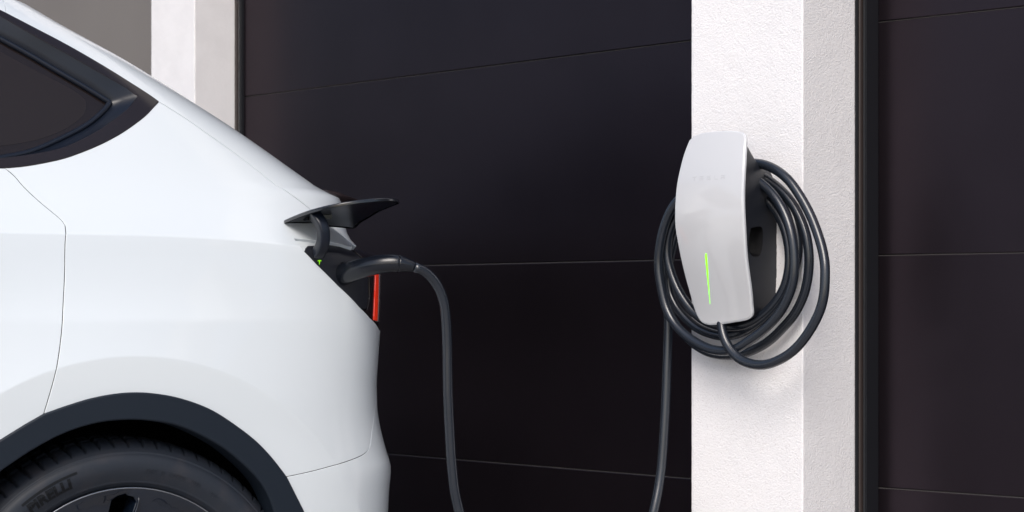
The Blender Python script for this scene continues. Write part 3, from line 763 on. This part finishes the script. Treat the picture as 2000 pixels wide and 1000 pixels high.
# lettering moulded on the sidewall
def bent_text(txt, size, r0, ang_mid, parent, depth=.0007, squeeze=1.0, material=None, bold=.0):
    cu = bpy.data.curves.new('lettering', 'FONT'); cu.body = txt; cu.size = size; cu.align_x = 'CENTER'; cu.extrude = depth; cu.offset = bold; cu.space_character = 1.04
    tmp = bpy.data.objects.new('tmp', cu); col.objects.link(tmp); dg = bpy.context.evaluated_depsgraph_get(); me = bpy.data.meshes.new_from_object(tmp.evaluated_get(dg)); bpy.data.objects.remove(tmp)
    bm = bmesh.new(); bm.from_mesh(me); bmesh.ops.subdivide_edges(bm, edges=[e for e in bm.edges if e.calc_length() > size * .2], cuts=2); bmesh.ops.triangulate(bm, faces=bm.faces)
    for v in bm.verts:
        x, y, z = v.co; r = r0 + y; a = ang_mid - x * squeeze / r0
        yo = np.interp(r, [.276, .292, .312, .330, .340], [.014, .003, -.004, -.002, .004])
        v.co = (r * math.cos(a), yo - .0013 - z, r * math.sin(a))
    bm.to_mesh(me); bm.free(); me.materials.clear(); me.materials.append(material or M['tyre_print'])
    o = bpy.data.objects.new('lettering', me); col.objects.link(o); o.parent = parent; return o
ANG = R(119.5)
bent_text('PIRELLI', .0265, .2990, ANG, tyre, bold=.0012, squeeze=1.06)
V, F = [], []; rr0, rr1 = .3205, .3250
aa = np.linspace(ANG + R(9.5), ANG - R(11.5), 30)
for a in aa:
    for r in (rr0, rr1): V.append((r * math.cos(a), np.interp(r, [.312, .330, .340], [-.004, -.002, .004]) - .0018, r * math.sin(a)))
mesh_obj('lettering', V, [(2 * i, 2 * i + 1, 2 * i + 3, 2 * i + 2) for i in range(29)], M['tyre_print'], tyre)
for txt, a in (('DOT', 81.5), ('1J', 77.5), ('CHZ3K', 71.5), ('1023', 64.5), ('P24', 56)): bent_text(txt, .0115, .303 if a > 60 else .30, R(a), tyre, squeeze=.95, depth=.0003, material=M['tyre'])
# the other three wheels share the meshes
def copy_tree(o, parent):
    c = o.copy(); col.objects.link(c); c.parent = parent
    for ch in o.children: copy_tree(ch, c)
    return c
for (x, sg) in ((0, 1), (-2.89, -1), (-2.89, 1)):
    w2 = copy_tree(wheel, car); w2.location = (x, WHEEL_Y * -sg, ZW); 
    if sg > 0: w2.rotation_euler = (0, 0, math.pi)

# ------------------------------------------------------------------ the wall charger
cen = flat(P0) + UP * P0[2]
def CH(a, b, D): a, b, D = np.broadcast_arrays(np.asarray(a, float), np.asarray(b, float), np.asarray(D, float)); return cen + a[:, None] * PR + b[:, None] * UP + D[:, None] * PN
Lx = Pchip([258, 274, 300, 330, 360, 390, 420, 446, 470, 506, 540, 572, 600, 618, 633], [1352, 1346, 1336, 1328, 1322, 1319, 1318, 1319, 1323, 1330, 1338, 1347, 1355, 1360.5, 1365])
Rx = Pchip([258, 270, 290, 330, 380, 420, 450, 480, 510, 540, 570, 600, 612, 633], [1455.5, 1455, 1453.6, 1451.6, 1449.6, 1450.4, 1452, 1453.6, 1456, 1460, 1464, 1466.4, 1467.3, 1469])
bs, Ds = [], []
for py in np.linspace(262, 628, 20):
    hw, D, b = .09, .1, (445 - py) / 950.
    for _ in range(25):
        q = project(CH([hw, -hw], [b, b], [D, D])); c = q[:, 0].mean(); wd = q[0, 0] - q[1, 0]
        D += (c - (Lx(py) + Rx(py)) / 2) / 680.; hw += ((Rx(py) - Lx(py)) - wd) / 1400.; b += (q[:, 1].mean() - py) / 980.
    bs.append(b); Ds.append(D)
cf = np.polyfit(bs, Ds, 4); print('lid depth', np.round(Ds, 3), 'b', np.round(bs, 3))
def SL(a, b): a, b = np.broadcast_arrays(np.asarray(a, float), np.asarray(b, float)); return CH(a, b, np.polyval(cf, b) + .006 * (1 - (a / .1) ** 2) - .006)
lid_px = [(1346, 274), (1336, 300), (1328, 330), (1322, 360), (1319, 390), (1318, 420), (1319, 446), (1323, 470), (1330, 506), (1338, 540), (1347, 572), (1355, 600), (1362, 618), (1370, 629), (1382, 633.6),
          (1400, 633.6), (1420, 631), (1440, 627.6), (1458, 624), (1465, 619.5), (1467.3, 612), (1466.4, 600), (1464, 570), (1460, 540), (1456, 510), (1453.6, 480), (1452, 450), (1450.4, 420), (1449.6, 380), (1451.6, 330),
          (1453.6, 290), (1455, 270), (1452, 261), (1446, 258.4), (1436, 256.4), (1420, 255.6), (1400, 256.6), (1380, 259), (1364, 262.4), (1354, 267)]
lid_uv = trace(SL, lid_px, (-.08, .17))
charger = empty('wall_charger', flat(cen) + UP * (cen[2] - .2)); tag(charger, 'white-faced wall charger with a green light line, mounted on the pillar', 'charger')
charger_inv = Matrix.Translation(charger.location).inverted()
def adopt(o, p=charger):
    o.parent = p; o.matrix_parent_inverse = charger_inv; return o
dl = catmull(np.vstack([lid_uv, lid_uv[:1]]), .006)[:-1]
lid = adopt(panel('lid', SL, dl, M['lid'], None, grid=.008, gap=.0022, thick=.004, lip=.0016, estep=.004))
edge_l = panel('lid_edge', SL, dl, M['lid_edge'], None, grid=.01, gap=0, thick=.007, lip=.0016, off=-.0012, estep=.004, holes=[offset_poly(dl if area(dl) > 0 else dl[::-1], .006)[0]])
def child(o, p):
    o.parent = p; return o
child(edge_l, lid)
# body behind the lid: from the lid outline down to a narrower foot on the wall
ccw = dl if area(dl) > 0 else dl[::-1]
lc = ccw.mean(0)
def ring_by_angle(poly, n):
    P = poly - lc; a = np.unwrap(np.arctan2(P[:, 1], P[:, 0] * 1.9)); a0 = a[0]; tot = 2 * math.pi
    aa = np.concatenate([a, a[:1] + tot]); PP = np.vstack([poly, poly[:1]]); q = math.pi / 2 - tot + np.linspace(0, tot, n, endpoint=False); q = a0 + np.mod(q - a0, tot)
    return np.stack([np.interp(q, aa, PP[:, i]) for i in (0, 1)], 1)
top_b = (445 - 330) / 950.; bot_b = (445 - 625) / 950.
fa, fb = .064, (top_b - bot_b) / 2; fcn = np.array([0.0, (top_b + bot_b) / 2])
foot = np.array([fcn + [fa * math.copysign(abs(math.cos(t)) ** .35, math.cos(t)), fb * math.copysign(abs(math.sin(t)) ** .55, math.sin(t))] for t in np.linspace(0, 2 * math.pi, 240, endpoint=False)])
NB = 240; rt = ring_by_angle(offset_poly(ccw, .005)[0], NB); 
Pf = foot - fcn; af = np.unwrap(np.arctan2(Pf[:, 1], Pf[:, 0] * 1.9)); q_ = math.pi / 2 - 2 * math.pi + np.linspace(0, 2 * math.pi, NB, endpoint=False); q_ = af[0] + np.mod(q_ - af[0], 2 * math.pi)
rf = np.stack([np.interp(q_, np.concatenate([af, af[:1] + 2 * math.pi]), np.concatenate([foot[:, i], foot[:1, i]])) for i in (0, 1)], 1)
def SB(u, v):
    """u runs once round (0..1, ccw from the top), v from lid (0) to wall (.13)"""
    u, v = np.broadcast_arrays(np.asarray(u, float), np.asarray(v, float)); t = np.clip(v / .13, 0, 1); k = np.mod(u, 1) * NB; i = np.floor(k).astype(int) % NB; f = (k - np.floor(k))[:, None]
    A = rt[i] * (1 - f) + rt[(i + 1) % NB] * f; B = rf[i] * (1 - f) + rf[(i + 1) % NB] * f
    e = (1 - (1 - t) ** 1.7)[:, None]; P = A * (1 - e) + B * e
    D0 = np.polyval(cf, A[:, 1]) - .007; return CH(P[:, 0], P[:, 1], D0 * (1 - t))
pk = [(1466, 446), (1476, 443), (1487, 444), (1489.5, 452), (1488.5, 480), (1484.5, 497), (1478, 501), (1469, 499), (1463.5, 490), (1463, 465)]
pk_uv = trace(SB, pk, (.75, .055)); 
body = child(panel('charger_body', SB, [(0.0, .0), (1.0, .0), (1.0, .1299), (0.0, .1299)], M['charger_body'], None, grid=.008, gap=.0, thick=.0005, lip=.0001, holes=[catmull(np.vstack([pk_uv, pk_uv[:1]]), .003)[:-1]], hole_thick=.0005, flip=1, estep=.006), None)
adopt(body)
pl = catmull(np.vstack([pk_uv, pk_uv[:1]]), .004)[:-1]; pN = surf_n(SB, pl); pP = SB(pl[:, 0], pl[:, 1]); 
outdir = np.sign(np.mean(pN @ PR)); pN = pN * outdir
pc = pP.mean(0); rings = [pP + pN * .0008, pP - pN * .002, pc + (pP - pc) * .93 - pN * .012, pc + (pP - pc) * .84 - pN * .035]
n_ = len(pP); V = np.vstack(rings + [(rings[-1].mean(0))[None]]); F = [(j * n_ + k, j * n_ + (k + 1) % n_, (j + 1) * n_ + (k + 1) % n_, (j + 1) * n_ + k) for j in range(3) for k in range(n_)] + [(3 * n_ + k, 3 * n_ + (k + 1) % n_, 4 * n_) for k in range(n_)]
child(mesh_obj('plug_pocket', V, F, M['hole'], None), body)
# wordmark on the lid
def stroke_letters():
    T = [[(0, 1), (1, 1), (1, .8), (.62, .8), (.55, 0), (.38, 0), (.42, .8), (0, .8)]]
    E = [[(.05, 1), (1, 1), (1, .82), (.05, .82)], [(.03, .58), (.97, .58), (.97, .40), (.03, .40)], [(0, .18), (.94, .18), (.94, 0), (0, 0)]]
    S_ = [[(.05, 1), (1, 1), (1, .83), (.22, .83), (.22, .59), (.97, .59), (.95, 0), (0, 0), (0, .17), (.78, .17), (.78, .42), (.05, .42)]]
    L = [[(.06, 1), (.24, 1), (.22, .18), (.95, .18), (.95, 0), (.02, 0)]]
    A = [[(.05, 1), (1, 1), (1, .82), (.05, .82)], [(.04, .58), (.98, .58), (.96, 0), (.78, 0), (.79, .40), (.22, .40), (.20, 0), (.02, 0)]]
    return [T, E, S_, L, A]
X0s = [(1352.5, 345.2), (1366.3, 344.2), (1380.6, 343.4), (1395, 343), (1408, 342)]
for L_, (lx, ly) in zip(stroke_letters(), X0s):
    for k, st in enumerate(L_):
        pxs = [(lx + 7.8 * x, ly + 7.6 * (1 - y) - .5 * x) for x, y in st]
        child(panel('wordmark_letter', SL, trace(SL, pxs, (-.03, .10)), M['wordmark'], None, grid=.003, gap=0, thick=.0003, lip=.0001, off=.0004, estep=.003), lid)
glow = [(1378.0, 495), (1380.2, 495), (1382.4, 520), (1384.4, 555), (1387.0, 594), (1386.7, 594), (1383.2, 558), (1379.6, 522), (1377.4, 501)]
child(panel('status_light', SL, trace(SL, glow, (-.04, -.05)), M['green'], None, grid=.003, gap=0, thick=.0003, lip=.0001, off=.0005, estep=.004), lid)

# ------------------------------------------------------------------ charging cable
CR = .0098
cable = empty('charging_cable', flat(on_pillar(1300, HOR)) ); tag(cable, 'black charging cable coiled on the wall charger and plugged into the car', 'cable')
cinv = Matrix.Translation(cable.location).inverted()
def seg3(pts, D):
    Dl = [D] * len(pts) if np.isscalar(D) else np.interp(np.linspace(0, 1, len(pts)), np.linspace(0, 1, len(D)), D)
    return [on_pillar(p[0], p[1], d) for p, d in zip(pts, Dl)]
path = []
path += seg3([(1409, 612), (1410, 635), (1416, 660), (1429, 683), (1451, 703), (1492, 712), (1540, 692), (1576, 653.5), (1604, 597), (1611, 530), (1608, 495), (1598, 458), (1582, 418), (1562, 382), (1540, 352), (1515, 332), (1490, 321), (1463, 318)], [.075, .085, .088, .08, .065, .05, .045, .04])
path += seg3([(1425, 322), (1385, 342), (1350, 368)], [.045, .05, .06])
path += seg3([(1318, 400), (1303, 430), (1292, 470), (1287, 515), (1291, 556), (1300, 600), (1313, 628), (1331, 649), (1353, 666), (1382, 681), (1412, 686), (1437, 682), (1463, 666), (1492, 644), (1521, 613), (1538, 584), (1550, 548), (1552, 505), (1547, 462), (1534, 420), (1514, 385), (1492, 363), (1470, 350)], [.068, .07, .072, .072, .066, .058, .045])
path += seg3([(1435, 348), (1392, 366), (1350, 400)], [.03, .032, .04])
path += seg3([(1320, 428), (1307, 460), (1304, 498), (1311, 533), (1324, 566), (1340, 592), (1356, 612), (1377, 628), (1400, 636), (1430, 638), (1452, 635), (1470, 628), (1492, 613), (1516, 589), (1533, 560), (1542, 522), (1541, 480), (1530, 438), (1510, 402), (1488, 380), (1466, 368)], [.05, .052, .05, .045, .038, .03, .022])
path += seg3([(1430, 365), (1392, 384), (1350, 415)], [.018, .02, .03])
path += seg3([(1324, 450), (1312, 490), (1306, 530), (1309, 570), (1322, 599), (1342, 623), (1366, 642), (1398, 654), (1422, 656), (1446, 651), (1473, 637), (1497, 618), (1522, 590), (1539, 558), (1552, 525), (1559, 490), (1556, 450), (1544, 410), (1522, 372), (1496, 352), (1468, 343)], [.034, .034, .036, .040, .036, .026, .020, .018])
path += seg3([(1430, 338), (1392, 356), (1350, 388)], [.016, .018, .02])
path += seg3([(1318, 425), (1302, 465), (1295, 515), (1297, 560), (1307, 604), (1326, 641), (1352, 668), (1385, 688), (1414, 694), (1444, 692), (1468, 685), (1499, 668), (1528, 641), (1554, 608), (1573, 562), (1580.5, 512), (1577, 468), (1562, 424), (1540, 388), (1515, 362), (1490, 345), (1467, 337)], [.020, .018, .022, .026, .030, .026, .022])
path += seg3([(1430, 328), (1390, 346), (1350, 380)], [.03, .03, .026])
path += seg3([(1322, 430), (1304, 480), (1297, 540), (1301, 590), (1303.5, 624), (1302, 720), (1297.5, 824), (1289, 932), (1277, 1000)], [.024, .02, .016, .018, .03, .05, .08])
# down to the ground, across the driveway and up to the car's port
e = path[-1]; e0 = path[-2]; dirn = (e - e0)
path += [e + np.array([-.045, -.02, -.16]), e + np.array([-.13, -.06, -.36]), np.array([e[0] - .28, e[1] - .14, .06]), np.array([e[0] - .45, e[1] - .25, CR]), np.array([e[0] - .62, e[1] - .52, CR])]
yh = y1 - .03
plug0 = at_y(668, 537, yb(672, 535, a5[3]) + .01)
hp = [plug0, at_y(690, 529.5, plug0[1] - .035), at_y(715, 522, plug0[1] - .065), at_y(742, 516.5, plug0[1] - .09), at_y(766, 514.5, plug0[1] - .105), at_y(782, 515.5, plug0[1] - .112), at_y(796, 518, plug0[1] - .117), at_y(809, 521.5, plug0[1] - .121)]
yd = plug0[1] - .125
down = [at_y(p[0], p[1], yd - .0004 * i) for i, p in enumerate([(809, 521.5), (824, 527), (840, 539), (856, 561), (867, 590), (871.5, 625), (873.5, 670), (875, 720), (877, 780), (880, 850), (884, 915), (889, 960), (897, 1000)])]
dw = [c2w(p)[0] for p in down]
last = dw[-1]
gp_ = [last + np.array([.02, -.01, -.10]), last + np.array([.06, -.03, -.28]), np.array([last[0] + .12, last[1] - .08, .09]), np.array([last[0] + .20, last[1] - .16, CR]), np.array([last[0] + .34, last[1] - .26, CR])]
full = path + [np.array([.1, 3.3, CR])] + gp_[::-1] + dw[::-1]
full = catmull(full, .012)
_rng = np.random.default_rng(5); _k = np.arange(len(full)) / 9.0
for _i in range(3): full[:, _i] += .0009 * np.interp(_k, np.arange(int(_k[-1]) + 3), _rng.normal(0, 1, int(_k[-1]) + 3))
full[:, 2] = np.maximum(full[:, 2], CR)
rng = np.random.default_rng(3)
cord = sweep('cord', full, CR, M['cable'], None, seg=18); cord.parent = cable; cord.matrix_parent_inverse = cinv
# plug handle
hw_ = [c2w(p)[0] for p in hp]; hpath = catmull(hw_, .004); L = np.concatenate([[0], np.cumsum(np.linalg.norm(np.diff(hpath, axis=0), axis=1))]); tt = L / L[-1]
ru = np.interp(tt, [0, .1, .25, .5, .72, .80, .82, .93, 1], [.0220, .0220, .0210, .0192, .0182, .0178, .0175, .0132, .0108]); rs_ = ru * np.interp(tt, [0, .8, 1], [.85, .95, 1])
cut = int(np.searchsorted(tt, .80))
handle = sweep('plug_handle', hpath[:cut + 1], list(zip(rs_[:cut + 1], ru[:cut + 1])), M['plug'], None, seg=28); handle.parent = cable; handle.matrix_parent_inverse = cinv
coll = sweep('plug_collar', hpath[cut:], list(zip(rs_[cut:] * .985, ru[cut:] * .985)), M['plug'], None, seg=28); coll.parent = cable; coll.matrix_parent_inverse = cinv
